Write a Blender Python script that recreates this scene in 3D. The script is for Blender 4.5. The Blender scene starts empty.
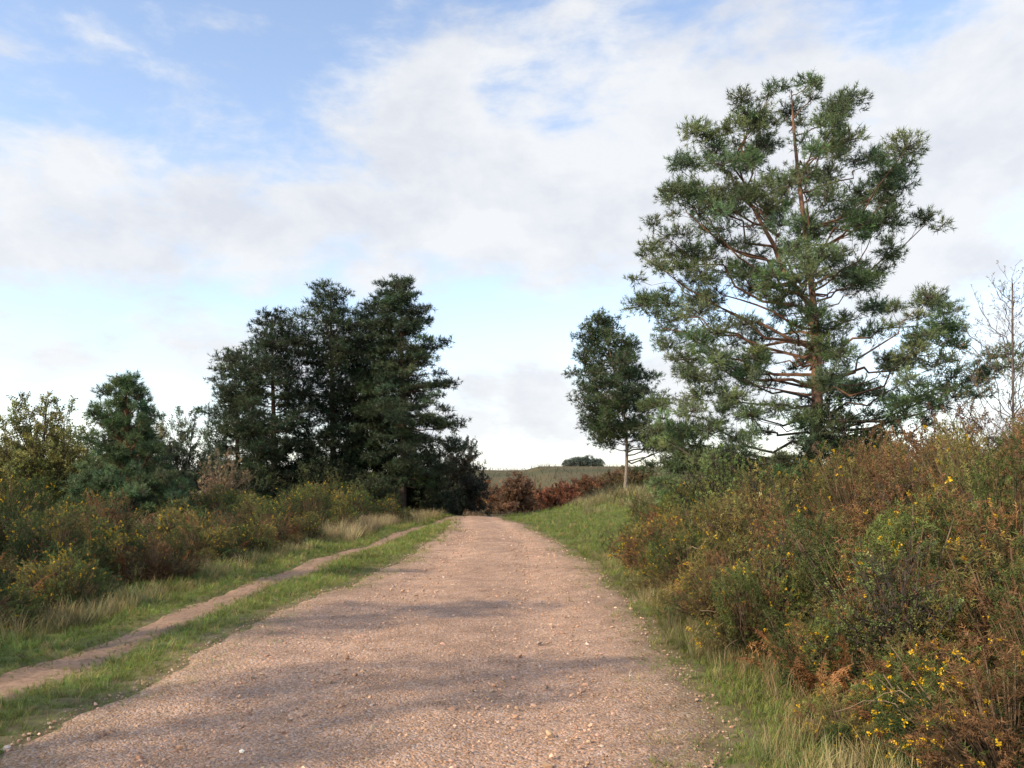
import bpy, math, random
import numpy as np
from mathutils import Vector
rng=np.random.default_rng(11)
S=bpy.context.scene; COL=S.collection
A=np.array
# ------------------------------------------------------------------ helpers
class MB:
    def __init__(s): s.v=[];s.f=[];s.c=[];s.n=0
    def add(s,V,F,C):
        V=np.asarray(V,float); C=np.asarray(C,float)
        if C.ndim==1: C=np.tile(C,(len(V),1))
        s.v.append(V); s.f.append(np.asarray(F)+s.n); s.c.append(C); s.n+=len(V)
    def build(s,name,mat,parent=None,smooth=False,kind=None):
        V=np.concatenate(s.v); F=np.concatenate(s.f).astype(np.int32); C=np.clip(np.concatenate(s.c),0,1)
        me=bpy.data.meshes.new(name)
        me.vertices.add(len(V)); me.vertices.foreach_set('co',V.astype(np.float32).ravel())
        me.loops.add(F.size); me.loops.foreach_set('vertex_index',F.ravel())
        me.polygons.add(len(F)); me.polygons.foreach_set('loop_start',np.arange(0,F.size,3,dtype=np.int32))
        me.update(calc_edges=True)
        me.polygons.foreach_set('use_smooth',np.full(len(F),smooth))
        a=me.color_attributes.new('col','FLOAT_COLOR','POINT')
        a.data.foreach_set('color',np.concatenate([C,np.ones((len(C),1))],1).astype(np.float32).ravel())
        me.materials.append(mat)
        return link(name,me,parent,kind)
def link(name,me,parent=None,kind=None):
    o=bpy.data.objects.new(name,me); COL.objects.link(o)
    if parent: o.parent=parent
    if kind: o['kind']=kind
    return o
def tag(o,label,cat,group=None,kind=None):
    o['label']=label; o['category']=cat
    if group: o['group']=group
    if kind: o['kind']=kind
    return o
def empty(name,loc,rz=0,sc=(1,1,1)):
    o=bpy.data.objects.new(name,None); COL.objects.link(o); o.location=loc; o.rotation_euler=(0,0,rz); o.scale=sc
    o.empty_display_size=.2; return o
def norm(D): return D/np.maximum(np.linalg.norm(D,axis=-1,keepdims=True),1e-9)
def frames(D,s=1.0,r=None):
    D=norm(np.asarray(D,float)); n=len(D)
    if r is None: r=rng.normal(size=(n,3))
    X=norm(np.cross(r,D)); Y=np.cross(D,X)
    return np.stack([X,Y,D],axis=2)*np.reshape(s,(-1,1,1))
def scatter(mb,T,M,P,C):
    V,F,sh=T; n=len(P); k=len(V)
    W=np.einsum('nij,kj->nki',M,V)+np.asarray(P)[:,None,:]
    F2=(F[None]+(np.arange(n)*k)[:,None,None]).reshape(-1,3)
    sh=sh if sh.ndim==2 else sh[:,None]
    mb.add(W.reshape(-1,3),F2,(np.asarray(C)[:,None,:]*sh[None]).reshape(-1,3))
def tube(mb,P,r,k,C):
    P=np.asarray(P,float); n=len(P); T=norm(np.gradient(P,axis=0))
    ref=A([.31,.77,.55]); X=norm(np.cross(T,ref)); Y=np.cross(T,X)
    a=np.arange(k)*2*math.pi/k
    V=P[:,None]+np.reshape(r,(-1,1,1))*(np.cos(a)[None,:,None]*X[:,None]+np.sin(a)[None,:,None]*Y[:,None])
    i=np.arange(n-1)[:,None]*k; j=np.arange(k)[None]; j2=(j+1)%k
    a_,b_,c_,d_=i+j,i+j2,i+k+j,i+k+j2
    F=np.concatenate([np.stack([a_,b_,d_],2).reshape(-1,3),np.stack([a_,d_,c_],2).reshape(-1,3)])
    C=np.asarray(C,float)
    if C.ndim==2: C=np.repeat(C,k,axis=0)
    mb.add(V.reshape(-1,3),F,C)
def sticks(mb,P0,P1,r0,r1,C):
    P0=np.asarray(P0);P1=np.asarray(P1); n=len(P0)
    if n==0: return
    M=frames(P1-P0); a=np.arange(3)*2.0944
    ring=np.cos(a)[None,:,None]*M[:,None,:,0]+np.sin(a)[None,:,None]*M[:,None,:,1]
    r0=np.broadcast_to(r0,(n,));r1=np.broadcast_to(r1,(n,))
    V=np.concatenate([P0[:,None]+ring*r0[:,None,None],P1[:,None]+ring*r1[:,None,None]],1)
    f=A([[0,1,4],[0,4,3],[1,2,5],[1,5,4],[2,0,3],[2,3,5]])
    mb.add(V.reshape(-1,3),(f[None]+(np.arange(n)*6)[:,None,None]).reshape(-1,3),C)
def curve(p0,p1,ctrl,n,jit):
    t=np.linspace(0,1,n)[:,None]; c=(p0+p1)/2+ctrl
    P=(1-t)**2*p0+2*t*(1-t)*c+t*t*p1
    if n>2: P[1:-1]+=rng.normal(size=(n-2,3))*jit
    return P
def along(P,s):
    x=np.asarray(s)*(len(P)-1); i=np.minimum(x.astype(int),len(P)-2); f=(x-i)[:,None]
    return P[i]*(1-f)+P[i+1]*f, norm(P[i+1]-P[i])
def sst(a,b,x):
    t=np.clip((x-a)/(b-a),0,1); return t*t*(3-2*t)
# ------------------------------------------------------------------ templates
def T_tuft(n,L,w,spread=85,back=.9):
    V=[];F=[];sh=[]
    for i in range(n):
        th=math.radians(rng.uniform(12,spread)); ph=i*2.4+rng.uniform(-.4,.4)
        d=A([math.sin(th)*math.cos(ph),math.sin(th)*math.sin(ph),math.cos(th)])
        b=A([0,0,-rng.uniform(0,back)*L]); p=norm(np.cross(d,rng.normal(size=3)))*w/2
        l=L*rng.uniform(.75,1.1)
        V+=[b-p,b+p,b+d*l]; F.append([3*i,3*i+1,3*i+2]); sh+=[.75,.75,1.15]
    return A(V),A(F),A(sh)
def T_sprig(n=30,w=.036,sl=.2):
    V=[A([-.012,0,0]),A([.012,0,0]),A([0,0,1.]),A([0,-.012,0]),A([0,.012,0]),A([0,0,1.])];F=[[0,1,2],[3,4,5]];sh=[.6]*6
    for i in range(n):
        z=.12+.86*i/n; ph=i*2.4; th=math.radians(rng.uniform(35,80))
        d=A([math.sin(th)*math.cos(ph),math.sin(th)*math.sin(ph),math.cos(th)])
        b=A([0,0,z]); p=norm(np.cross(d,rng.normal(size=3)))*w/2; l=sl*rng.uniform(.6,1.2)*(1.15-.5*z)
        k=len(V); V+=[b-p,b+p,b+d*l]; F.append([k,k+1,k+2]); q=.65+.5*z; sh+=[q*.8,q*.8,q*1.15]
    return A(V),A(F),A(sh)
def T_spray(n=7,L=.4,w=.24):
    V=[];F=[];sh=[]
    for i in range(n):
        z=i/n; ph=i*2.4+rng.uniform(-.5,.5); th=math.radians(rng.uniform(30,85))
        d=A([math.sin(th)*math.cos(ph),math.sin(th)*math.sin(ph),math.cos(th)])
        b=A([0,0,z]); p=norm(np.cross(d,rng.normal(size=3))); q=np.cross(d,p); l=L*rng.uniform(.7,1.15)
        k=len(V); V+=[b,b+d*l*.5+p*w/2+q*w*.15,b+d*l,b+d*l*.5-p*w/2+q*w*.15]
        F+=[[k,k+1,k+2],[k,k+2,k+3]]; s=rng.uniform(.8,1.2); sh+=[s*.9,s,s*1.1,s]
    return A(V),A(F),A(sh)
def T_grass(n,w,spread,bend):
    V=[];F=[];sh=[]
    for i in range(n):
        ph=rng.uniform(0,6.28); o=A([rng.normal()*.1,rng.normal()*.1,0]); d=A([math.cos(ph),math.sin(ph),0]); p=A([-d[1],d[0],0])*w/2
        l=rng.uniform(.55,1.05); sp=rng.uniform(.2,1)*spread; bd=rng.uniform(.3,1)*bend
        k=len(V)
        for s,ww in ((0,1),(.5,.8),(.8,.5)):
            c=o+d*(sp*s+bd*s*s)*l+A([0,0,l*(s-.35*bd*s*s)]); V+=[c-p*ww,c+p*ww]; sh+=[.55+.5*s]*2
        V.append(o+d*(sp+bd)*l+A([0,0,l*(1-.35*bd)])); sh.append(1.15)
        F+=[[k,k+1,k+3],[k,k+3,k+2],[k+2,k+3,k+5],[k+2,k+5,k+4],[k+4,k+5,k+6]]
    return A(V),A(F),A(sh)
def T_frond():
    V=[];F=[];sh=[]
    def pt(s): return A([.55*s*s,0,s-.35*s*s])
    for i in range(8):
        a,b=pt(i/8),pt((i+1)/8); k=len(V); p=A([0,.008,0]); V+=[a-p,a+p,b+p,b-p]; F+=[[k,k+1,k+2],[k,k+2,k+3]]; sh+=[.6]*4
    for i in range(12):
        s=.22+.76*i/12; o=pt(s); L=.36*(1-s)**.7*(.55+.45*min(1,(s-.15)*4))*rng.uniform(.6,1.15)
        for sg in (-1,1):
            dr=norm(A([.35+rng.normal()*.2,sg,-.35+rng.normal()*.4]));up=A([.9,0,.4])
            m=7
            for j in range(m):
                u=(j+.3)/m; c=o+dr*L*u+A([0,0,-.3*u*u*L]); ll=.085*(1-u)*(.4+L*2.2)+.008
                for s2 in (-1,1):
                    tip=c+norm(up*s2+dr*.4+rng.normal(size=3)*.35)*ll; k=len(V); V+=[c,c+dr*L/m*.9,tip]; F.append([k,k+1,k+2]); q=rng.uniform(.7,1.25); sh+=[q,q,q*1.1]
    return A(V),A(F),A(sh)
def T_stone():
    t=(1+5**.5)/2
    V=A([[-1,t,0],[1,t,0],[-1,-t,0],[1,-t,0],[0,-1,t],[0,1,t],[0,-1,-t],[0,1,-t],[t,0,-1],[t,0,1],[-t,0,-1],[-t,0,1]])/1.9
    F=A([[0,11,5],[0,5,1],[0,1,7],[0,7,10],[0,10,11],[1,5,9],[5,11,4],[11,10,2],[10,7,6],[7,1,8],[3,9,4],[3,4,2],[3,2,6],[3,6,8],[3,8,9],[4,9,5],[2,4,11],[6,2,10],[8,6,7],[9,8,1]])
    V=V*rng.uniform(.65,1.25,size=(12,1))*A([1,rng.uniform(.6,1),rng.uniform(.45,.75)])
    return V,F,np.ones(12)
# ------------------------------------------------------------------ materials
def nt_new(name):
    m=bpy.data.materials.new(name); m.use_nodes=True; nt=m.node_tree; nt.nodes.clear(); return m,nt
def nd(nt,t,**k):
    n=nt.nodes.new(t)
    for a,b in k.items(): setattr(n,a,b)
    return n
def veg(name,trans=.25,rough=.6,nscale=3,spec=.25):
    m,nt=nt_new(name); L=nt.links.new
    at=nd(nt,'ShaderNodeAttribute',attribute_name='col'); oi=nd(nt,'ShaderNodeObjectInfo')
    tc=nd(nt,'ShaderNodeTexCoord'); no=nd(nt,'ShaderNodeTexNoise'); no.inputs['Scale'].default_value=nscale; no.inputs['Detail'].default_value=2
    L(tc.outputs['Object'],no.inputs['Vector'])
    mr=nd(nt,'ShaderNodeMapRange'); mr.inputs[1].default_value=.3; mr.inputs[2].default_value=.7; mr.inputs[3].default_value=.65; mr.inputs[4].default_value=1.35
    L(no.outputs['Fac'],mr.inputs[0])
    m2=nd(nt,'ShaderNodeMapRange'); m2.inputs[3].default_value=.8; m2.inputs[4].default_value=1.2; L(oi.outputs['Random'],m2.inputs[0])
    mu=nd(nt,'ShaderNodeMath',operation='MULTIPLY'); L(mr.outputs[0],mu.inputs[0]); L(m2.outputs[0],mu.inputs[1])
    mx=nd(nt,'ShaderNodeVectorMath',operation='SCALE'); L(at.outputs['Color'],mx.inputs[0]); L(mu.outputs[0],mx.inputs['Scale'])
    b=nd(nt,'ShaderNodeBsdfPrincipled'); b.inputs['Roughness'].default_value=rough; b.inputs['Specular IOR Level'].default_value=spec
    L(mx.outputs[0],b.inputs['Base Color'])
    out=nd(nt,'ShaderNodeOutputMaterial')
    if trans>0:
        t=nd(nt,'ShaderNodeBsdfTranslucent'); L(mx.outputs[0],t.inputs['Color'])
        ms=nd(nt,'ShaderNodeMixShader'); ms.inputs[0].default_value=trans
        L(b.outputs[0],ms.inputs[1]); L(t.outputs[0],ms.inputs[2]); L(ms.outputs[0],out.inputs['Surface'])
    else: L(b.outputs[0],out.inputs['Surface'])
    return m
def ground_mat(name,scales,bump,vor=None,rough=.95,vr=(.78,1.2)):
    m,nt=nt_new(name); L=nt.links.new
    at=nd(nt,'ShaderNodeAttribute',attribute_name='col'); tc=nd(nt,'ShaderNodeTexCoord')
    fac=None; hgt=None
    for sc,lo,hi in scales:
        no=nd(nt,'ShaderNodeTexNoise'); no.inputs['Scale'].default_value=sc; no.inputs['Detail'].default_value=5; no.inputs['Roughness'].default_value=.65
        L(tc.outputs['Object'],no.inputs['Vector'])
        mr=nd(nt,'ShaderNodeMapRange'); mr.inputs[1].default_value=.3; mr.inputs[2].default_value=.7; mr.inputs[3].default_value=lo; mr.inputs[4].default_value=hi
        L(no.outputs['Fac'],mr.inputs[0])
        if fac is None: fac=mr.outputs[0]
        else:
            mu=nd(nt,'ShaderNodeMath',operation='MULTIPLY'); L(fac,mu.inputs[0]); L(mr.outputs[0],mu.inputs[1]); fac=mu.outputs[0]
        hgt=no.outputs['Fac']
    colr=at.outputs['Color']
    if vor:
        vo=nd(nt,'ShaderNodeTexVoronoi'); vo.inputs['Scale'].default_value=vor; L(tc.outputs['Object'],vo.inputs['Vector'])
        sp=nd(nt,'ShaderNodeSeparateColor'); L(vo.outputs['Color'],sp.inputs[0])
        mr=nd(nt,'ShaderNodeMapRange'); mr.inputs[3].default_value=vr[0]; mr.inputs[4].default_value=vr[1]; L(sp.outputs[0],mr.inputs[0])
        mu=nd(nt,'ShaderNodeMath',operation='MULTIPLY'); L(fac,mu.inputs[0]); L(mr.outputs[0],mu.inputs[1]); fac=mu.outputs[0]
        ad=nd(nt,'ShaderNodeMath',operation='MULTIPLY_ADD'); L(vo.outputs['Distance'],ad.inputs[0]); ad.inputs[1].default_value=-.5; L(hgt,ad.inputs[2]); hgt=ad.outputs[0]
        hs=nd(nt,'ShaderNodeHueSaturation'); L(colr,hs.inputs['Color'])
        mr2=nd(nt,'ShaderNodeMapRange'); mr2.inputs[3].default_value=.75; mr2.inputs[4].default_value=1.2; L(sp.outputs[1],mr2.inputs[0]); L(mr2.outputs[0],hs.inputs['Saturation'])
        colr=hs.outputs[0]
    mx=nd(nt,'ShaderNodeVectorMath',operation='SCALE'); L(colr,mx.inputs[0]); L(fac,mx.inputs['Scale'])
    b=nd(nt,'ShaderNodeBsdfPrincipled'); b.inputs['Roughness'].default_value=rough; b.inputs['Specular IOR Level'].default_value=.15
    L(mx.outputs[0],b.inputs['Base Color'])
    bp=nd(nt,'ShaderNodeBump'); bp.inputs['Strength'].default_value=bump[0]; bp.inputs['Distance'].default_value=bump[1]
    L(hgt,bp.inputs['Height']); L(bp.outputs[0],b.inputs['Normal'])
    out=nd(nt,'ShaderNodeOutputMaterial'); L(b.outputs[0],out.inputs['Surface'])
    return m
M_need=veg('pine_needles',.28,.5,1.2); M_leaf=veg('leaves',.32,.5,1.5); M_gorse=veg('gorse_spines',.26,.6,2.5)
M_flow=veg('petals',.3,.5,6); M_grass=veg('grass_blades',.32,.6,.8); M_dead=veg('dead_bracken',.28,.8,1.5,.1)
M_bark=ground_mat('bark',[(2,.8,1.2),(18,.55,1.4)],(.7,.03))
M_twig=veg('twigs',0,.8,6,.1)
M_ground=ground_mat('heath_soil',[(.35,.75,1.25),(5,.65,1.35)],(.6,.05))
M_track=ground_mat('gravel_track',[(.35,.82,1.15),(2.2,.76,1.22),(36,.64,1.34)],(.9,.022),vor=58,vr=(.72,1.26))
M_path=ground_mat('trodden_earth',[(1.2,.8,1.2),(20,.7,1.3)],(.6,.02))
M_stone=ground_mat('stones',[(8,.8,1.2)],(.3,.01))
# ------------------------------------------------------------------ terrain
def wob(y,p=0): return .05*np.sin(1.1*y+p)+.04*np.sin(2.9*y+1+2*p)+.03*np.sin(7.3*y+p*3)
def edgeL(y): return np.interp(y,[-8,5,11,20,30,44,56,72],[-3.1,-3.1,-2.9,-2.4,-2.5,-3.3,-2.6,.8])+wob(y)
def edgeR(y): return np.interp(y,[-8,4.5,6,8,15,24,34,44,56,72],[.8,1.15,1.45,1.6,1.6,1.3,.4,-.66,.2,3.6])+wob(y,2)
def pathx(y): return np.interp(y,[-8,6,16,27,36,44],[-4.05,-4.08,-4.2,-3.85,-3.6,-3.1])+.06*np.sin(.9*y)
def h(x,y):
    x=np.asarray(x,float); y=np.asarray(y,float)
    z=.03*np.sin(.9*x+.4*y)+.03*np.sin(.55*y-.7*x+1)+.015*np.sin(2.1*x+1.7*y)
    e=edgeR(y)
    bank=sst(e+.3,e+8,x)
    z=z+bank*(.3+1.2*sst(28,52,y))*(1-.8*sst(70,110,y))
    z=z-1.1*sst(44,62,y)*(1-bank)
    r=np.hypot(x,y)
    z=z+sst(100,330,r)*9.4+sst(330,1200,r)*-4+.5*np.sin(x*.03+1)*sst(120,300,r)
    z=z+sst(-5,-9,x)*.12
    return z
NX,NY=340,340
xs=3*np.sinh(np.linspace(-6.2,6.2,NX)); ys=8+4*np.sinh(np.linspace(-2.3,6.4,NY))
X,Y=np.meshgrid(xs,ys); Z=h(X,Y)
ins=sst(-.02,.25,X-edgeL(Y))*sst(-.02,.25,edgeR(Y)-X)*(Y<70)
pin=sst(.40,.2,np.abs(X-pathx(Y)))*(Y<43)
Zg=Z-.07*ins-.06*pin+rng.normal(size=Z.shape)*.008*(np.hypot(X,Y)<40)
green=A([.11,.125,.03]); brown=A([.085,.06,.03]); heath=A([.115,.092,.042]); soil=A([.22,.15,.09])
gl=sst(-6.2,-5.0,X)*(X<0)*1.0
gr=sst(1.9,1.2,X)*(X>=0)+sst(13,19,Y)*sst(5.5,4,X-.09*(Y-16))*(X>=0)
gw=np.clip(gl+gr,0,1)*(1-sst(50,75,Y))
fw=sst(45,90,np.hypot(X,Y))
Cg=(brown*(1-gw)[...,None]+green*gw[...,None])*(1-fw)[...,None]+heath*fw[...,None]
nr=np.minimum(np.abs(X-edgeL(Y)),np.abs(X-edgeR(Y))); nr=np.minimum(nr,np.abs(X-pathx(Y))+.05)
sw=(sst(.55,.05,nr+rng.normal(size=X.shape)*.14)*.75*(Y<45)*(np.abs(X)<7))[...,None]; Cg=Cg*(1-sw)+soil*sw
far=sst(150,260,np.hypot(X,Y))*(np.sin(Y*.11+X*.02)>.2)
Cg=Cg*(1-.5*far[...,None])+A([.05,.065,.025])*.5*far[...,None]
def grid_faces(ny,nx):
    i=np.arange(ny-1)[:,None]*nx+np.arange(nx-1)[None]
    return np.concatenate([np.stack([i,i+1,i+nx+1],2).reshape(-1,3),np.stack([i,i+nx+1,i+nx],2).reshape(-1,3)])
mb=MB(); mb.add(np.stack([X,Y,Zg],2).reshape(-1,3),grid_faces(NY,NX),Cg.reshape(-1,3)); mb.build('ground',M_ground,smooth=True,kind='structure')
# track
ty=np.concatenate([np.arange(-5,16,.1),np.arange(16,40,.25),np.arange(40,71,.5)]); nu=70
u=np.linspace(0,1,nu)
TL,TR=edgeL(ty)-.35,edgeR(ty)+.35
TX=TL[:,None]+(TR-TL)[:,None]*u[None]; TY=np.repeat(ty[:,None],nu,1)
dist=np.minimum(TX-TL[:,None],TR[:,None]-TX)
rut=np.exp(-((u-.3)/.08)**2)+np.exp(-((u-.7)/.08)**2)
TZ=h(TX,TY)+.015-.11*sst(.55,0,dist)-.035*rut[None]+rng.normal(size=TX.shape)*.006*(1-.6*np.clip(rut,0,1))[None]
tc=A([.475,.296,.192])
TC=np.tile(tc,(TX.size,1)).reshape(TX.shape+(3,))*(.97+.15*rut[None,:,None]*A([1,1,1.0]))
mossy=np.clip(sst(1.0,.3,dist+rng.normal(size=TX.shape)*.12)*(.75+.4*np.sin(TY*.8)*np.sin(TX*2+TY*.3)),0,1)
TC=TC*(1-.6*mossy[...,None])+A([.25,.185,.095])*.6*mossy[...,None]
mb=MB(); mb.add(np.stack([TX,TY,TZ],2).reshape(-1,3),grid_faces(len(ty),nu),TC.reshape(-1,3)); mb.build('track',M_track,smooth=True,kind='structure')
# footpath
py=np.arange(-3,43,.2); nu=16; u=np.linspace(-1,1,nu)
hw=.45+.05*np.sin(py*1.9)
PX=pathx(py)[:,None]+hw[:,None]*u[None]; PY=np.repeat(py[:,None],nu,1)
PZ=h(PX,PY)-.025-.07*sst(.5,1,np.abs(u))[None]+rng.normal(size=PX.shape)*.009
mb=MB(); mb.add(np.stack([PX,PY,PZ],2).reshape(-1,3),grid_faces(len(py),nu),A([.32,.20,.125])); mb.build('footpath',M_path,smooth=True,kind='structure')
# ------------------------------------------------------------------ trees & shrubs
PI=math.pi
def plant(name,label,cat,x,y,H,PL,PR,nl,fol=.4,T=None,ts=1.0,green=A([.035,.06,.02]),gvar=.3,tr=.18,lean=(0,0),bark0=A([.10,.075,.06]),bark1=A([.26,.12,.06]),
          mode='pine',n2=.35,n3=.17,tuft=4,l2=.32,short=.7,rise=None,group=None,z0=None,depth=1.0,crown='crown',up=.3,tmin=None,tipcol=None,vs=.6,lr=1.0,stick=.010,clump=0,extra=(),flat=.6,bend=.36,fork=None):
    z=float(h(x,y)) if z0 is None else z0
    root=empty(name,(x,y,z-.05)); tag(root,label,cat,group)
    tw=MB();br=MB();fo=MB()
    PL=A(PL);PR=A(PR); tm=PL[0,0] if tmin is None else tmin
    def tp(t): return A([lean[0]*t*t+bend*math.sin(t*5)*tr,lean[1]*t*t+bend*.5*tr*math.sin(t*7+1),H*t])
    if mode=='pine':
        tt=np.linspace(0,.985,18); P=np.stack([tp(t) for t in tt]); 
        rad=tr*(1-tt)**.75+.012; rad[0]*=1.35
        if fork: rad*=np.where(tt>fork[0],.75,1)
        cb=bark0*(1-sst(.1,.45,tt))[:,None]+bark1*sst(.1,.45,tt)[:,None]
        tube(tw,P,rad,9,cb)
        if fork:
            f0,dx,dy,f1=fork; Q=curve(tp(f0),tp(f1)+A([dx,dy,0]),A([dx*.35,dy*.3,-.2]),8,.05); tube(tw,Q,np.linspace(tr*(1-f0)**.75*.8,.015,8),8,bark1)
    else:
        for k in range(5):
            a=rng.uniform(0,6.28); e=A([math.cos(a)*.12*H,math.sin(a)*.12*H,H*.35])
            P=curve(A([math.cos(a)*.08,math.sin(a)*.08,0]),e,A([0,0,.05*H]),5,.02*H); tube(tw,P,np.linspace(tr,tr*.5,5),6,bark0)
    S0=[];S1=[];PT=[];DT=[];CT=[]
    for i in range(nl+len(extra)):
        if i<nl:
            te=tm+(1.0-tm)*((i+rng.uniform(0,1))/nl) if mode=='pine' else rng.uniform(tm,1)
            az=i*2.39996+rng.uniform(-.4,.4); c=math.cos(az); w=(c+1)/2
            R=np.interp(te,PR[:,0],PR[:,1])*w+np.interp(te,PL[:,0],PL[:,1])*(1-w)
            R=max(.12,R*rng.uniform(short,1.0))
        else: te,az,R=extra[i-nl]; c=math.cos(az)
        d=A([c,math.sin(az)*depth,0])
        if mode=='pine':
            rr=(.1+.75*te**1.5 if rise is None else rise(te))*rng.uniform(.6,1.3)
            t0=max(.04,te-rr*R/H); p0=tp(min(t0,.97)); p1=tp(te)+d*R; p1[2]=H*te
            if fork and te>fork[0]+.12 and c*fork[1]>0 and t0>fork[0]:
                q=min(1,(t0-fork[0])/(fork[3]-fork[0])); p0=tp(min(t0,fork[3]))+A([fork[1]*q,fork[2]*q,0])
            ctrl=A([0,0,-.14*R])+d*.05*R
            r0=(.016+.011*R)*lr
        else:
            t0=rng.uniform(.05,.4)*te; p0=A([lean[0]*t0*t0,0,H*t0])+d*.1*R; p1=tp(te)+d*R
            ctrl=A([0,0,.12*H])+d*.05*R; r0=tr*.35
        n=8; P=curve(p0,p1,ctrl,n,.035*R); P[0]=p0
        bc=bark1 if t0>.3 and mode=='pine' else bark0
        tube(br,P,np.linspace(r0,.006,n),5,bc*rng.uniform(.55,.95))
        m=int(R/n2)+(2 if clump else 3); ss=np.clip(np.linspace(fol,1,m)+rng.uniform(-.04,.03,m),0,1); O,Tn=along(P,ss)
        for k in range(m):
            t=Tn[k]; lat=norm(np.cross(t,A([0,0,1.])))*(1 if k%2 else -1)
            sd=norm(t*rng.uniform(.4,.9)+lat*(rng.uniform(.3,1.1) if k<m-1 else .1)+A([0,0,up+vs*rng.normal()])+rng.normal(size=3)*.2)
            L2=(.25+l2*R*(1.15-ss[k]))*rng.uniform(.6,1.2)
            if clump and k==m-1: L2*=.3
            Q=curve(O[k],O[k]+sd*L2,A([0,0,-.06*L2]),4,.03*L2)
            S0+=list(Q[:-1]);S1+=list(Q[1:])
            g=green*math.exp(rng.normal()*gvar)*A([rng.uniform(.85,1.25),1,rng.uniform(.8,1.2)])
            if clump:
                cr=clump*rng.uniform(.6,1.25)*(.75+.25*min(1,R/2)); nt_=max(6,int(tuft*(cr/clump)**2))
                E=Q[-1]; dd=rng.normal(size=(nt_,3)); dd[:,2]=dd[:,2]*.75+.35; dd=norm(dd)
                pts=E+dd*cr*A([1,1,flat])*rng.uniform(.25,1.1,(nt_,1))**.7
                S0+=[E]*(nt_//2); S1+=list(pts[:nt_//2])
                PT.append(pts); DT.append(dd+A([0,0,.45])+rng.normal(size=(nt_,3))*.25); CT.append(g*rng.uniform(.75,1.25,(nt_,1)))
                continue
            m3=int(L2/n3)+2; O3,T3=along(Q,np.linspace(.2,1,m3))
            lat3=norm(np.cross(T3,A([0,0,1.])))*np.where(np.arange(m3)%2,1,-1)[:,None]
            D3=norm(T3*.7+lat3*rng.uniform(.1,.9,(m3,1))+A([0,0,1.])*(up+vs*rng.normal(size=(m3,1)))+rng.normal(size=(m3,3))*.25)
            L3=rng.uniform(.15,.38,(m3,1))*ts**.5
            E3=O3+D3*L3; S0+=list(O3);S1+=list(E3)
            for q in range(tuft):
                f=.3+.7*(q+1)/tuft
                PT.append(O3+D3*L3*f); DT.append(D3+A([0,0,.35])+rng.normal(size=(m3,3))*.3)
                cc=np.tile(g,(m3,1))
                if tipcol is not None: 
                    mk=rng.random(m3)<tipcol[1]; cc[mk]=tipcol[0]
                CT.append(cc*rng.uniform(.75,1.25,(m3,1)))
    sticks(br,A(S0),A(S1),stick,stick*.5,bark0*.8)
    if tuft and T is not None:
        PT=np.concatenate(PT);DT=np.concatenate(DT);CT=np.concatenate(CT)
        nT=len(T); idx=rng.integers(0,nT,len(PT)); sc=ts*rng.uniform(.75,1.25,len(PT))
        for k in range(nT):
            mk=idx==k; scatter(fo,T[k],frames(DT[mk],sc[mk]),PT[mk],CT[mk])
        fo.build(crown,M_need if mode=='pine' else M_leaf,root)
    tw.build('trunk' if mode=='pine' else 'stems',M_bark,root,smooth=True); br.build('branches',M_twig,root)
    return root
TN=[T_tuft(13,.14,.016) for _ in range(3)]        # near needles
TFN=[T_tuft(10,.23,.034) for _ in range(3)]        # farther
# big scots pine
PLb=[(.06,3.2),(.14,4.3),(.2,4.2),(.3,4.2),(.42,4.6),(.557,4.6),(.66,4.3),(.74,3.9),(.82,3.3),(.89,2.8),(.94,2.0),(.98,1.1),(1,.5)]
PRb=[(.06,.8),(.2,1.4),(.27,3.0),(.32,3.9),(.4,4.3),(.47,4.0),(.52,3.0),(.6,2.9),(.66,3.3),(.72,3.2),(.82,2.8),(.9,2.0),(.95,1.3),(1,.5)]
plant('pine_tree','tallest Scots pine with spreading blue green crown and orange trunk, right of the track','tree',8.3,22,12.6,PLb,PRb,104,fol=.48,T=TN,green=A([.125,.175,.074]),gvar=.24,tr=.19,lean=(-.4,0),bend=.9,fork=(.5,-1.5,.4,.86),tuft=50,clump=.46,n2=.86,l2=.42,depth=.95,bark0=A([.13,.10,.08]),bark1=A([.24,.13,.08]),up=.32,vs=.55,flat=.75,short=.4,stick=.008,lr=.78,
  extra=[(.2,PI-.2,4.4),(.22,PI+.25,4.7),(.24,PI-.45,4.2),(.16,PI+.5,3.6),(.28,PI+.1,4.4),(.18,PI-.05,3.4),(.13,PI+.15,4.4),(.12,PI-.3,4.0),(.33,.1,4.7),(.38,-.25,4.8),(.29,.3,4.2),(.36,-.05,4.3),
   (.6,PI+.15,4.6),(.63,PI-.25,4.4),(.68,PI,4.2),(.72,PI+.35,3.9),(.76,PI-.15,3.6),(.8,PI+.1,3.4),(.84,PI-.3,3.0),(.86,PI+.2,3.0),(.9,PI,2.5),(.92,PI+.5,1.9),(.55,PI-.5,4.5),(.5,PI+.1,4.7),
   (.86,.2,2.4),(.8,-.3,2.8),(.76,.3,3.0),(.7,0,3.4)])
# small pine beyond
plant('pine_tree','small round-topped pine with bare lower trunk on the grassy rise right of the track','tree',7.1,50,11.1,
  [(.28,1.8),(.36,3.0),(.5,3.4),(.62,3.0),(.75,2.6),(.88,1.9),(1,.8)],[(.26,3.2),(.33,3.6),(.42,3.1),(.55,2.7),(.7,2.6),(.88,1.7),(1,.8)],84,fol=.34,T=TFN,green=A([.092,.138,.055]),gvar=.22,tr=.10,lean=(-1.3,0),bend=2.0,bark0=A([.26,.21,.16]),bark1=A([.2,.14,.1]),tuft=36,clump=.74,n2=.92,rise=lambda t:.3+.4*t*t,short=.36,vs=.6,flat=.72,extra=[(.3,-.2,3.9),(.28,.3,3.7)])
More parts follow.
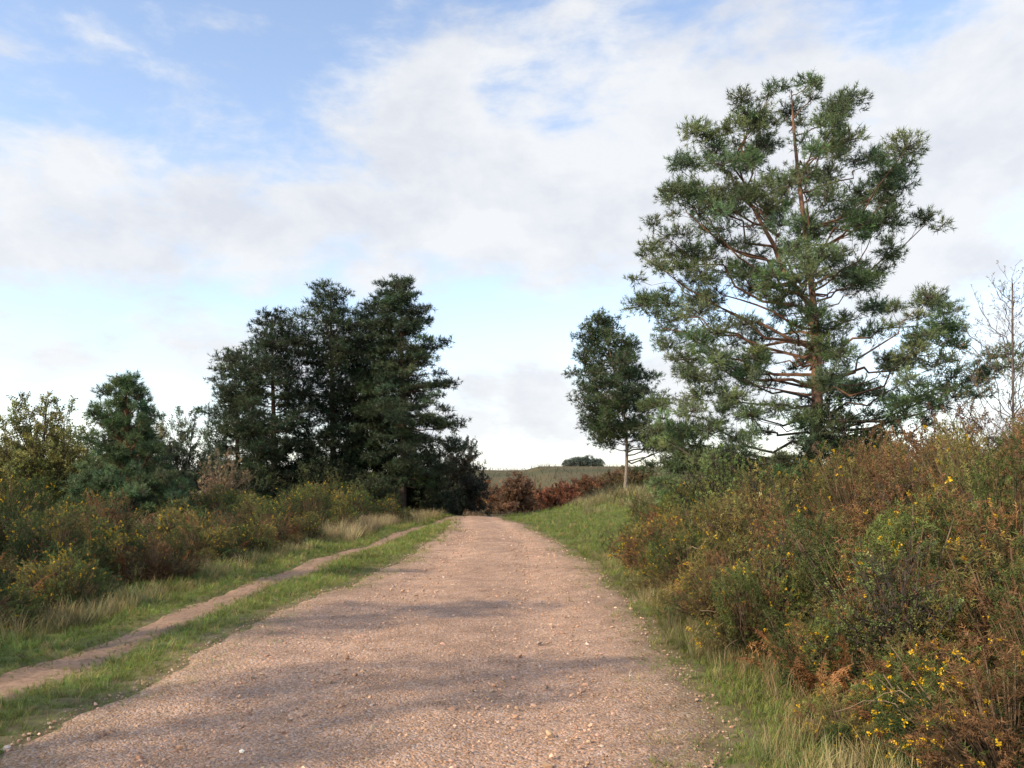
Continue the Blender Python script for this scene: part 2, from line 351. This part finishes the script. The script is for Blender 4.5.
# left group
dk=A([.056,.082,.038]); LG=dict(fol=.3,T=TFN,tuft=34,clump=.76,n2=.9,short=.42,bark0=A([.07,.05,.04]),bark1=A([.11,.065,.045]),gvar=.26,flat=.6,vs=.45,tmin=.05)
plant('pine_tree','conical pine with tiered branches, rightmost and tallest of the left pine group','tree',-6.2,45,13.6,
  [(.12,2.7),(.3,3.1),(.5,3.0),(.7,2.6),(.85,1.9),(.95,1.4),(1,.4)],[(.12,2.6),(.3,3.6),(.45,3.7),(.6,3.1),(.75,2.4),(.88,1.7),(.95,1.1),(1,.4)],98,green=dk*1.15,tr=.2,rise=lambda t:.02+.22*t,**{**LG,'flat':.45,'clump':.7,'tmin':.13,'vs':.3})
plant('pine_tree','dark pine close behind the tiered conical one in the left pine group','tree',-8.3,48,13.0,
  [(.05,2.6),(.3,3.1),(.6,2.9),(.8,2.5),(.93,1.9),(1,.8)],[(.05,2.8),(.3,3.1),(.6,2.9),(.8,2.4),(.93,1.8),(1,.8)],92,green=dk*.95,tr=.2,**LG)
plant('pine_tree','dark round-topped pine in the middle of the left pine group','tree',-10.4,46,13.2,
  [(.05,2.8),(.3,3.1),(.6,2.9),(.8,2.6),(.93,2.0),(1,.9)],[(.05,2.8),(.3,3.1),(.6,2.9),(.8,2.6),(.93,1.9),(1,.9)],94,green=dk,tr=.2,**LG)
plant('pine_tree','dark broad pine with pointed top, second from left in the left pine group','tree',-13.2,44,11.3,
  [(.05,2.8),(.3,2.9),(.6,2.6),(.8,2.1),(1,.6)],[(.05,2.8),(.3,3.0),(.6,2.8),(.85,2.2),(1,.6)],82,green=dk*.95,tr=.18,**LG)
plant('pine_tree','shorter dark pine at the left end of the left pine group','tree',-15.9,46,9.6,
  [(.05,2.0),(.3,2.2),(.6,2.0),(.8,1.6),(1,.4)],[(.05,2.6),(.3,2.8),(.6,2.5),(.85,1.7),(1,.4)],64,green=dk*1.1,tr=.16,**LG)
# young pine left
yp=[(.02,2.1),(.2,2.1),(.4,1.85),(.6,1.5),(.8,1.0),(.93,.6),(1,.2)]
plant('young_pine','young bushy pine standing in gorse at far left','tree',-11.6,24,4.9,yp,yp,90,fol=.26,T=TN,green=A([.11,.168,.068]),tr=.08,tuft=36,clump=.33,n2=.46,rise=lambda t:.6+.6*t,short=.35,gvar=.22,vs=.55,flat=.8)
# pines off to the left throwing their shade over the track
for x,y,H,R,lb in [(-16,-3.3,12,2.0,'nearest pine tree outside the picture on the left, its shade lying across the gravel'),(-16,.7,11.6,1.3,'middle pine tree outside the picture on the left, its shade crossing the gravel'),(-17,6.5,10.5,.9,'farthest pine tree outside the picture on the left, its shade reaching the distant gravel')]:
    plant('pine_tree',lb,'tree',x,y,H,[(.3,R),(.6,R),(.8,R*.8),(1,.3)],[(.3,R),(.6,R),(.8,R*.8),(1,.3)],40,fol=.3,T=TFN,green=dk,tuft=14,clump=.6,n2=.95)
# leafy shrubs
TL_=[T_spray(7,.42,.26) for _ in range(3)]
def dome(R,t0=.1): return [(0,R*.75),(t0,R*.9),(.35,R),(.65,R*.85),(.85,R*.6),(1,R*.2)]
def shrub(name,label,cat,x,y,H,R,green,nl,ts,**k):
    kw=dict(fol=.35,T=TL_,ts=ts,green=green,mode='bush',n2=.3,n3=.16,tuft=2,short=.4,tr=.05,crown='foliage',tmin=.12,bark0=A([.09,.07,.055]),bark1=A([.1,.08,.06])); kw.update(k)
    return plant(name,label,cat,x,y,H,dome(R),dome(R),nl,**kw)
shrub('willow_shrub','yellow green willow shrub at the far left edge behind the gorse','shrub',-15.4,26,4.3,3.0,A([.24,.24,.07]),90,.19,gvar=.25)
shrub('willow_shrub','pale thin-leaved willow shrub behind the young pine','shrub',-17.0,36,4.8,2.6,A([.20,.20,.09]),64,.22,gvar=.25)
shrub('willow_shrub','grey green shrub right of the young pine, behind the dry shrub','shrub',-15.2,37,4.9,1.9,A([.13,.16,.08]),60,.2,gvar=.25)
shrub('dry_shrub','bare tan shrub in dry grass left of the pine group','shrub',-12.3,34,2.9,1.6,A([.34,.24,.13]),44,.14,tuft=1,bark0=A([.28,.21,.14]))
shrub('thorn_tree','dark leafy thorn tree at the right foot of the left pine group','tree',-3.8,56,6.1,2.5,A([.055,.058,.038]),96,.28)
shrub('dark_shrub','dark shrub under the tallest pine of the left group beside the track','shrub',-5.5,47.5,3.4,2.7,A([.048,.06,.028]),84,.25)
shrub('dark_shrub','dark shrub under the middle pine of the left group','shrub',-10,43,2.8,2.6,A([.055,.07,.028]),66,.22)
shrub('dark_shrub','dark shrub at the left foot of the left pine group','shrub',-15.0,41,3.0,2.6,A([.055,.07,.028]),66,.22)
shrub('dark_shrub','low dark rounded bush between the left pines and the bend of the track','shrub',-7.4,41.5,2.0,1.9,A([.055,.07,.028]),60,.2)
for x,y,H,R in [(-20,44,4,3),(-25,45,4.5,3.2),(-30,47,4.5,3.2),(-22,34,3.2,2.4),(-8,52,4,2.8),(-13,52,4,2.8)]:
    shrub('green_shrub','green brown shrub in the hedge behind the left pines','shrub',x,y,H,R,A([.11,.115,.045]),44,.26,group='shrubs behind the left pines')
shrub('rust_shrub','rust brown leafy bush closing the view at the end of the track','shrub',.4,78,4.0,2.2,A([.16,.095,.05]),56,.32)
shrub('rust_shrub','low red brown bush right of the track end','shrub',5.2,82,2.9,3.0,A([.26,.11,.055]),50,.3)
for x,y,H,R in [(2.6,86,2.8,2.6),(-2.4,84,3.2,2.6),(8.4,88,2.5,2.6),(11.5,84,2.1,2.6)]:
    shrub('rust_shrub','russet bush in the low bank across the end of the track','shrub',x,y,H,R,A([.22,.115,.055]),40,.32,group='russet bushes across the track end')
shrub('rust_shrub','olive brown low bush below the small pine','shrub',9.8,66,1.7,2.6,A([.16,.12,.05]),40,.3)
for x,y,H,R in [(14,30,2.3,2.4),(18,31,2.6,2.6),(22,31,3,2.6),(11,30,2.0,2.0),(13,42,2.4,3)]:
    shrub('brown_shrub','brown green shrub in the hedge behind the tall pine','shrub',x,y,H,R,A([.10,.09,.04]),44,.2,group='shrubs behind the tall pine')
shrub('holly_bush','dark glossy bush wrapped round the foot of the tall Scots pine','shrub',8.5,20.4,3.5,1.5,A([.04,.062,.022]),88,.15,gvar=.35)
shrub('thorn_shrub','dark russet thorn bush right of the tall pine above the gorse','shrub',9.6,17.2,2.9,1.9,A([.11,.058,.033]),88,.12)
shrub('thorn_shrub','brown and green thorn bush rising at the right edge above the gorse','shrub',8.3,11.8,2.6,1.6,A([.15,.15,.05]),76,.09,tipcol=(A([.26,.15,.055]),.3))
shrub('bramble_bush','green bramble bush below the tall pine where the thicket meets the grass','shrub',5.2,19.5,2.2,1.6,A([.15,.20,.055]),84,.09)
shrub('bramble_bush','rust and green bramble bush hanging over the gravel edge in the right thicket','shrub',3.0,8.5,1.2,.8,A([.14,.17,.05]),60,.05,tipcol=(A([.28,.13,.05]),.3),tr=.02,stick=.004,n2=.2,n3=.1)
shrub('bramble_bush','russet brown bramble bush halfway up the right thicket among olive gorse','shrub',4.6,8.9,1.9,1.0,A([.25,.14,.055]),70,.055,tr=.02,stick=.004,n2=.22,n3=.11)
shrub('bramble_bush','leafy green bramble bush low in the right thicket near the camera','shrub',2.9,5.9,1.05,.75,A([.15,.18,.055]),60,.045,tr=.02,stick=.004,n2=.2,n3=.1,tipcol=(A([.28,.13,.05]),.15))
shrub('bramble_bush','golden olive bramble bush in the middle of the right thicket','shrub',3.9,12.4,1.75,1.1,A([.24,.20,.06]),70,.065,tr=.02,stick=.005,n2=.22,n3=.11)
# bare birch at right edge
plant('birch_tree','nearly leafless birch with fine twigs at the right edge of the picture','tree',8.3,13.2,4.8,[(.3,.9),(.5,1.2),(.8,.9),(1,.2)],[(.3,.9),(.5,1.2),(.8,.9),(1,.2)],50,fol=.2,T=TL_,ts=.055,green=A([.18,.14,.06]),tr=.012,bark0=A([.17,.14,.12]),bark1=A([.15,.12,.11]),tuft=1,n2=.2,n3=.13,rise=lambda t:1.2,up=.5,lr=.28,stick=.0033)
# ------------------------------------------------------------------ gorse
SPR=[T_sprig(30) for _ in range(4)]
def blossom():
    V=[];F=[];sh=[]
    for i in range(9):
        d=norm(rng.normal(size=3)+A([0,0,.6])); p=norm(np.cross(d,rng.normal(size=3))); b=A([0,0,i/9*1.6])
        k=len(V); V+=[b,b+d*.7+p*.3,b+d,b+d*.7-p*.3]; F+=[[k,k+1,k+2],[k,k+2,k+3]]; sh+=[.8,1,1.1,1]
    return A(V),A(F),A(sh)
BL=blossom()
def gorse_meshes(R,H,n,flow,pal,base=.5):
    st=MB();fo=MB();fl=MB()
    lob=[(rng.uniform(0,6.28),rng.uniform(.1,1.0),rng.uniform(.8,1.15)) for _ in range(15)]
    th=rng.uniform(0,6.28,n); el=np.arcsin(rng.random(n)); v=el/(PI/2)
    lobe=np.ones(n)*base; lid=np.zeros(n,int)
    for q,(a,e,s) in enumerate(lob):
        ca=np.cos(el)*math.cos(e*1.4)*np.cos(th-a)+np.sin(el)*math.sin(e*1.4)
        L_=s*np.clip(ca,0,1)**6; lid=np.where(L_>lobe,q+1,lid); lobe=np.maximum(lobe,L_)
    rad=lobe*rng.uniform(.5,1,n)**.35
    P=np.stack([np.cos(el)*np.cos(th)*R*rad,np.cos(el)*np.sin(th)*R*rad,H*(.06+.9*np.sin(el)*rad)],1)
    D=np.stack([np.cos(th)*np.cos(el),np.sin(th)*np.cos(el),.05+np.sin(el)*.8],1)+rng.normal(size=(n,3))*.65
    L=rng.uniform(.11,.22,n); lead=rng.random(n)<.03; L[lead]*=1.5
    pc=A([p[0] for p in pal]); pw=A([p[1] for p in pal]); pw=pw/pw.sum()
    lc=rng.choice(len(pal),16,p=pw); ci=np.where(rng.random(n)<.72,lc[lid],rng.choice(len(pal),n,p=pw))
    patch=np.sin(th*2.3+P[:,2]*3)+np.sin(P[:,0]*4+1)*.6
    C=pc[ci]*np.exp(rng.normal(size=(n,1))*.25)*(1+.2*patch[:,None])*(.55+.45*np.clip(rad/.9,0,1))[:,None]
    P=P-norm(D)*L[:,None]*.6
    P[:,2]=np.maximum(P[:,2],.02)
    idx=rng.integers(0,4,n)
    for k in range(4):
        m=idx==k; scatter(fo,SPR[k],frames(D[m],L[m]),P[m],C[m])
    for k in range(24):
        j=rng.integers(0,n); p=P[j]; b=A([p[0]*.15,p[1]*.15,-.05]); tube(st,curve(b,p,A([0,0,-.1])+A([p[0],p[1],0])*.1,5,.03),np.linspace(.012,.004,5),4,A([.15,.105,.07]))
    for k in range(7):
        j=rng.integers(0,n); p=P[j]; o=norm(A([p[0],p[1],.01])); q=p+o*.35*R*rng.uniform(.4,1)+A([0,0,-.1*H]); tube(st,curve(p*.7,q,A([0,0,.22*H]),7,.02),np.linspace(.006,.003,7),3,A([.22,.15,.09]))
    j=rng.integers(0,n,n//3); sticks(st,P[j]*A([.5,.5,.4]),P[j],.006,.003,A([.15,.10,.06]))
    mf=(rng.random(n)<flow*np.clip(1+patch,.2,3))&(rad>.5); mm=np.where(mf)[0]
    if len(mm):
        q=np.repeat(mm,2); pos=P[q]+norm(D[q])*L[q][:,None]*rng.uniform(.6,1,(len(q),1))
        scatter(fl,BL,frames(D[q],rng.uniform(.012,.023,len(q))),pos,np.tile(A([.82,.50,.02]),(len(q),1))*rng.uniform(.8,1.1,(len(q),1)))
    r=[('foliage',fo,M_gorse),('stems',st,M_twig)]+([('flowers',fl,M_flow)] if len(mm) else [])
    out=[]
    for nm,b,m in r:
        o=b.build(nm,m); out.append((nm,o.data)); bpy.data.objects.remove(o)
    return out
G=A([.14,.172,.042]);Gd=A([.065,.10,.028]);Bn=A([.27,.14,.058]);Ol=A([.235,.195,.058])
palR=[(G,3.6),(Ol,3.4),(Bn,2.1),(Gd,2.4)]; palL=[(G,3.2),(Gd,4),(Ol,1.6),(Bn,.8)]
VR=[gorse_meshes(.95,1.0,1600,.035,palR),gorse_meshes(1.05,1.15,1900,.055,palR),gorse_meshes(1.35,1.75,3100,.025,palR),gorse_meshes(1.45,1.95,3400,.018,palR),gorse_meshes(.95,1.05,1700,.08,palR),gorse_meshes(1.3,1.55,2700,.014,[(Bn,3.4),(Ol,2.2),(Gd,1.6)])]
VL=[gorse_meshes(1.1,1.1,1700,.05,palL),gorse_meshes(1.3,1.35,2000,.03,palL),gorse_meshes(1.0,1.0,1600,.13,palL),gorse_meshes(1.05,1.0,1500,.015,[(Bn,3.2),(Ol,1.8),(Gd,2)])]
def gorse(x,y,var,sc,label,group=None,sz=None):
    sz=rng.uniform(.85,1.15) if sz is None else sz
    o=empty('gorse_bush',(x,y,float(h(x,y))-.03),rng.uniform(0,6.28),(sc,sc,sc*sz)); tag(o,label,'gorse bush',group)
    for nm,me in var: link(nm,me,o,'stuff' if nm=='flowers' else None)
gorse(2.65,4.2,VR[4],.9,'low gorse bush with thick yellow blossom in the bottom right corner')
gorse(3.62,5.5,VR[4],1.5,'tall yellow-flowered gorse bush at the right edge, middle height')
gorse(2.45,7.9,VR[1],.8,'low gorse with scattered yellow flowers at the track edge, nearest beside the gravel')
gorse(2.85,14.6,VR[4],1.15,'gorse with yellow flowers at the far end of the right thicket by the grass')
gorse(5.0,7.9,VR[3],1.25,'tallest brown-green gorse against the right picture edge',sz=1.05)
lab='olive brown gorse bush in the dense thicket right of the gravel track'
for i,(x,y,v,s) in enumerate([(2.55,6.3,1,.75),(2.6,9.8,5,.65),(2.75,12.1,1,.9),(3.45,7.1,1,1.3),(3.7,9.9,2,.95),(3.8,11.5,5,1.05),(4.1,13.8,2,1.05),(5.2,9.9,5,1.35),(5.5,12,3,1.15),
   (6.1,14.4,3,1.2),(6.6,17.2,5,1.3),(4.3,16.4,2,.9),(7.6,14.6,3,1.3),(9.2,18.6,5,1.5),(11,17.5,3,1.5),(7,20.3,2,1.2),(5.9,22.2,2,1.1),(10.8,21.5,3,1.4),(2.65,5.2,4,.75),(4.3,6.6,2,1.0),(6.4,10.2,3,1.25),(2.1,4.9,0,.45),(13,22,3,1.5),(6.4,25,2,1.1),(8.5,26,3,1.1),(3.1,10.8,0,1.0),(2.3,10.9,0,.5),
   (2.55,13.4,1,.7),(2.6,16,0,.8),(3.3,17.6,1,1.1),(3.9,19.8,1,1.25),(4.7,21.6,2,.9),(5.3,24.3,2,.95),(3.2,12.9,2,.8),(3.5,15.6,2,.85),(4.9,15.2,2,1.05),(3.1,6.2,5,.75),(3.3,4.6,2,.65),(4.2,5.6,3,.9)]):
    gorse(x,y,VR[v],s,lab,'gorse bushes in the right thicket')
gorse(-7.0,22.5,VL[1],1.2,'dark rounded gorse bush beside the footpath, left middle distance')
gorse(-7.7,30,VL[1],1.4,'large green gorse bush before the left pine group')
gorse(-6.6,11.8,VL[2],.95,'gorse with yellow flowers near the left edge in front of the young pine')
gorse(-6.2,8.8,VL[2],.95,'yellow-dotted gorse bush cut by the left picture edge')
gorse(-5.8,37,VL[0],1.2,'farthest low gorse bush beside the footpath by the pines')
lab='dark green gorse bush in the scrub left of the footpath'
for x,y,v,s in [(-7.8,10.6,3,1.15),(-7.2,14.4,2,1.1),(-8.6,14.8,1,1.05),(-7.4,18,0,1.2),(-9.6,19,3,1.3),(-10.6,16.2,1,1.1),(-9.2,25.5,1,1.1),(-9,34,1,1.2),(-11.6,21.2,2,1.4),(-13.6,21.5,0,1.7),(-15,24,1,1.4),(-12,28,1,1.4),(-8.7,37.5,0,1.8),(-6.9,34,0,1.5),(-6.4,26.5,0,1.0),(-10.2,31,1,1.3),(-6.2,15.8,0,.95),(-14,31,1,1.6),(-6.1,20.5,3,.85),
   (-5.9,10.4,0,.75),(-6.0,13.4,3,.8),(-5.9,18.2,0,.75),(-6.3,24.2,0,.85),(-6.2,29.5,0,.9),(-7.4,12.8,0,1.0),(-6.5,17,3,1.0)]:
    gorse(x,y,VL[v],s,lab,'gorse bushes in the left scrub')
# ------------------------------------------------------------------ ground cover (stuff)
def logy(n,y0,y1): return y0*(y1/y0)**rng.random(n)
def place(mb,T,x,y,size,C,tilt=.25,dz=-.02):
    n=len(x); P=np.stack([x,y,h(x,y)+dz],1); D=np.stack([rng.normal(size=n)*tilt,rng.normal(size=n)*tilt,np.ones(n)],1)
    idx=rng.integers(0,len(T),n)
    for k in range(len(T)):
        m=idx==k
        if m.any(): scatter(mb,T[k],frames(D[m],size[m]),P[m],C[m])
def vary(c,n,s=.25,hue=.15): return np.asarray(c)*np.exp(rng.normal(size=(n,1))*s)*(1+rng.normal(size=(n,3))*hue*A([1,.3,.6]))
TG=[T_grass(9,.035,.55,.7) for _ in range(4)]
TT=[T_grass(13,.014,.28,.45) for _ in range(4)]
mb=MB()
nl,nr_=38000,21000
y=np.concatenate([logy(nl,3.3,46),logy(nr_,3.3,50)])
eL,eR=edgeL(y),edgeR(y)
sp_=np.concatenate([-rng.random(nl)*3.5+np.abs(rng.normal(size=nl))*.28,rng.random(nr_)])
x=np.where(np.arange(nl+nr_)<nl,eL+sp_,eR-np.abs(rng.normal(size=nl+nr_))*.26+sp_*np.where(y>13.5,2+.25*np.maximum(y-13,0),1.15))
clump_=np.sin(x*3.1+y*1.1)+np.sin(y*2.3-x*1.9)+rng.normal(size=len(x))*1.2
px=pathx(y); k=(np.abs(x-px)>.12+rng.random(len(x))*.26-.05*clump_)
inside=np.minimum(x-eL,eR-x)
k&=(inside<0)|(clump_>.4); x,y,inside=x[k],y[k],inside[k]; n=len(x)
edge=np.minimum(np.abs(inside),np.abs(np.abs(x-pathx(y))-.2))
size=rng.uniform(.05,.13,n)*(.75+.035*y)*(.6+.4*sst(0,.4,edge))*(1+.5*sst(-4.9,-5.6,x))
C=vary([.21,.26,.052],n); dry=rng.random(n)<.22; C[dry]=vary([.37,.28,.12],dry.sum())
place(mb,TG,x,y,size,C)
o=mb.build('verge_grass',M_grass); tag(o,'short green grass along both sides of the track and footpath','grass',kind='stuff')
# tall dry grass
mb=MB()
def cloud(n,x0,x1,y0,y1): return rng.uniform(x0,x1,n),logy(n,y0,y1)
for n,b,c,s in [(2000,(1.5,2.6,3.8,18),[.34,.265,.12],(.15,.33)),(2400,(1.2,2.5,3.6,18),[.21,.23,.065],(.10,.25)),(1700,(-6.4,-5.0,7.5,26),[.34,.27,.12],(.2,.42)),(2600,(-7.5,-4.8,24,40),[.42,.32,.16],(.4,.75)),
                (1800,(-14,-8,20,40),[.35,.27,.14],(.6,1.1)),(900,(2.0,9.5,24,44),[.24,.26,.08],(.12,.22)),(900,(-6,-3.6,34,46),[.36,.28,.13],(.4,.7)),(1500,(3.5,9,38,54),[.38,.31,.15],(.3,.6))]:
    x,y=cloud(n,*b); cl=np.sin(x*2.1+y*1.3)+np.sin(y*.9-x*1.7+2)+rng.normal(size=n)*.7; k=cl>-.2; x,y=x[k],y[k]
    k=(x<edgeL(y)-.3)|(x>edgeR(y)+.2); x,y=x[k],y[k]; k=np.abs(x-pathx(y))>.5; x,y=x[k],y[k]; n=len(x)
    place(mb,TT,x,y,rng.uniform(*s,n),vary(c,n,.2,.1),.2)
o=mb.build('tall_grass',M_grass); tag(o,'tall straw-coloured dry grass between the verges and the gorse','grass',kind='stuff')
# bracken
TB=[T_frond() for _ in range(4)]
mb=MB()
for n,b,c,s in [(320,(2.2,4.2,4.5,15),[.29,.14,.055],(.3,.65)),(560,(3.6,9,7,20),[.29,.14,.058],(.9,1.6)),(260,(-9,-5.9,9,26),[.27,.125,.05],(.4,.85)),(220,(-14,-8,16,34),[.28,.13,.06],(.7,1.3))]:
    x,y=cloud(n,*b); n=len(x); place(mb,TB,x,y,rng.uniform(*s,n),vary(c,n,.3,.12),.6,0.05)
o=mb.build('bracken',M_dead); tag(o,'withered rust brown bracken fronds among the gorse','bracken',kind='stuff')
# heather/undergrowth
mb=MB()
for n,b,c,s in [(3200,(-24,-5.9,8,44),[.11,.12,.042],(.3,.6)),(2200,(2.2,14,4.5,26),[.14,.125,.05],(.25,.5)),(6000,(-70,130,62,330),[.13,.10,.048],(.8,1.6)),(1500,(-20,60,62,110),[.24,.13,.065],(.7,1.2)),(1600,(5,20,26,60),[.17,.145,.06],(.4,.9))]:
    x,y=cloud(n,*b); k=(x<edgeL(y)-2)|(x>edgeR(y)+.5)|(y>75); x,y=x[k],y[k]; n=len(x); place(mb,SPR[:2],x,y,rng.uniform(*s,n),vary(c,n,.3,.15),.5)
o=mb.build('heather',M_gorse); tag(o,'brown heather and low scrub covering the heath','heather',kind='stuff')
# far wood
mb=MB()
for k in range(26):
    cx=rng.uniform(20,34); cy=rng.uniform(298,306); R=rng.uniform(1.2,2.0); n=120
    d=norm(rng.normal(size=(n,3))); P=d*R*rng.uniform(.7,1,(n,1))*A([1,1,.85])+A([cx,cy,float(h(cx,cy))+.6+rng.uniform(0,1.9)*math.exp(-((cx-27)/5)**2)])
    scatter(mb,TL_[k%3],frames(d,.9),P,vary([.10,.12,.09],n,.2))
o=mb.build('distant_wood',M_leaf); tag(o,'small clump of far trees on the skyline above the heath','trees',kind='stuff')
# gravel stones
mb=MB(); TS=[T_stone() for _ in range(5)]
n=22000; y=logy(n,3.2,32); w=rng.random(n); eL,eR=edgeL(y),edgeR(y); x=eL-.1+(eR-eL+.2)*w
sz=rng.lognormal(-5.05,.55,n)*(.8+.03*y); big=rng.random(n)<.01; sz[big]*=2.0; sz=np.minimum(sz,.034)
C=vary([.47,.30,.195],n,.24,.07); gy=rng.random(n)<.14; C[gy]=vary([.46,.36,.28],gy.sum(),.22,.04)
place(mb,TS,x,y,sz,C,.4,.008)
o=mb.build('gravel',M_stone); tag(o,'loose pinkish gravel stones strewn over the track','gravel',kind='stuff')
# ------------------------------------------------------------------ light
ELS=31
to_sun=norm(A([-.82,-.52,0]))*math.cos(math.radians(ELS)); to_sun=Vector((to_sun[0],to_sun[1],math.sin(math.radians(ELS))))
sl=bpy.data.lights.new('sun','SUN'); sl.energy=5.0; sl.angle=math.radians(.7); sl.color=(1,.86,.66)
so=bpy.data.objects.new('sun',sl); COL.objects.link(so); so.rotation_euler=(-to_sun).to_track_quat('-Z','Y').to_euler(); so.location=(-20,-10,20)
W=bpy.data.worlds.new('World'); S.world=W; W.use_nodes=True; nt=W.node_tree; nt.nodes.clear(); L=nt.links.new
sky=nd(nt,'ShaderNodeTexSky',sky_type='NISHITA',sun_disc=False); sky.sun_elevation=math.radians(ELS); sky.sun_rotation=math.atan2(to_sun.x,to_sun.y); sky.air_density=1.0; sky.dust_density=.4; sky.ozone_density=1.2
tc=nd(nt,'ShaderNodeTexCoord'); sep=nd(nt,'ShaderNodeSeparateXYZ'); L(tc.outputs['Generated'],sep.inputs[0])
def mth(op,a,b=None,c=None):
    n=nd(nt,'ShaderNodeMath',operation=op)
    for i,v in enumerate((a,b,c)):
        if v is None: continue
        if isinstance(v,(int,float)): n.inputs[i].default_value=v
        else: L(v,n.inputs[i])
    return n.outputs[0]
az=mth('ARCTAN2',sep.outputs[0],sep.outputs[1]); el=mth('ARCSINE',sep.outputs[2])
def pa(px,py): 
    x=(px-512)/796; z=(488-py)/796; return math.atan(x),math.atan(z/math.hypot(1,x))
def cn(scale,detail,rough,sx,sz,dist,off):
    cx=nd(nt,'ShaderNodeCombineXYZ'); L(mth('MULTIPLY',sep.outputs[0],sx),cx.inputs[0]); L(sep.outputs[1],cx.inputs[1]); L(mth('MULTIPLY_ADD',sep.outputs[2],sz,off),cx.inputs[2])
    no=nd(nt,'ShaderNodeTexNoise'); no.inputs['Scale'].default_value=scale; no.inputs['Detail'].default_value=detail; no.inputs['Roughness'].default_value=rough; no.inputs['Distortion'].default_value=dist
    L(cx.outputs[0],no.inputs['Vector']); return no.outputs['Fac']
cov=None
for px,py_,sx,sy,a in [(530,180,190,95,.36),(120,205,300,46,.28),(720,180,180,95,.32),(960,160,200,80,.32),(70,272,120,24,.34),(520,400,240,44,.32),(100,345,240,30,.30),(960,290,140,60,.2),(440,75,60,48,.32),(215,120,70,32,.22),
      (180,45,300,60,-.10),(240,295,150,16,-.20),(565,312,110,20,-.18),(700,20,260,45,-.04),(970,50,130,26,.26),(300,30,120,20,.14),(60,70,120,30,.1)]:
    a0,e0=pa(px,py_); 
    q=mth('ADD',mth('POWER',mth('ABSOLUTE',mth('DIVIDE',mth('SUBTRACT',az,a0),sx/796)),2),mth('POWER',mth('ABSOLUTE',mth('DIVIDE',mth('SUBTRACT',el,e0),sy/796)),2))
    g=mth('MULTIPLY',mth('EXPONENT',mth('MULTIPLY',q,-1)),a); cov=g if cov is None else mth('ADD',cov,g)
n1=cn(6.0,9,.58,1,1.7,.15,3.1); n2=cn(13,7,.62,.6,2.2,.3,7.7)
dn=mth('ADD',mth('ADD',mth('MULTIPLY',n1,1.3),mth('MULTIPLY',n2,.55)),cov)
mr=nd(nt,'ShaderNodeMapRange',interpolation_type='SMOOTHSTEP'); mr.inputs[1].default_value=.86; mr.inputs[2].default_value=1.26; L(dn,mr.inputs[0])
n3=cn(7,6,.6,1,1.6,.15,12.5)
cr=nd(nt,'ShaderNodeMapRange'); cr.inputs[1].default_value=.34; cr.inputs[2].default_value=.58; L(n3,cr.inputs[0])
cc=nd(nt,'ShaderNodeMix',data_type='RGBA'); cc.inputs['A'].default_value=(5.0,5.2,5.65,1); cc.inputs['B'].default_value=(6.15,6.25,6.4,1); L(cr.outputs[0],cc.inputs['Factor'])
tint=nd(nt,'ShaderNodeVectorMath',operation='MULTIPLY'); L(sky.outputs[0],tint.inputs[0]); tint.inputs[1].default_value=(2.4,2.12,1.98)
hz=nd(nt,'ShaderNodeMix',data_type='RGBA'); L(mth('MULTIPLY',mth('EXPONENT',mth('MULTIPLY',mth('MAXIMUM',el,0),-8.5)),.78),hz.inputs['Factor']); L(tint.outputs[0],hz.inputs['A']); hz.inputs['B'].default_value=(4.0,4.7,5.5,1)
mx=nd(nt,'ShaderNodeMix',data_type='RGBA'); L(mth('MULTIPLY',mr.outputs[0],.95),mx.inputs['Factor']); L(hz.outputs['Result'],mx.inputs['A']); L(cc.outputs['Result'],mx.inputs['B'])
bg=nd(nt,'ShaderNodeBackground'); bg.inputs['Strength'].default_value=.15; L(mx.outputs['Result'],bg.inputs['Color'])
wo=nd(nt,'ShaderNodeOutputWorld'); L(bg.outputs[0],wo.inputs['Surface'])
# ------------------------------------------------------------------ camera
cd=bpy.data.cameras.new('camera'); cam=bpy.data.objects.new('camera',cd); COL.objects.link(cam)
cam.location=(0,0,1.6); cam.rotation_euler=(math.radians(90),0,0); cd.sensor_width=36; cd.lens=28; cd.shift_y=104/1024; cd.clip_end=6000; cd.clip_start=.05
S.camera=cam
S.view_settings.view_transform='Standard'; S.view_settings.look='None'; S.view_settings.exposure=0
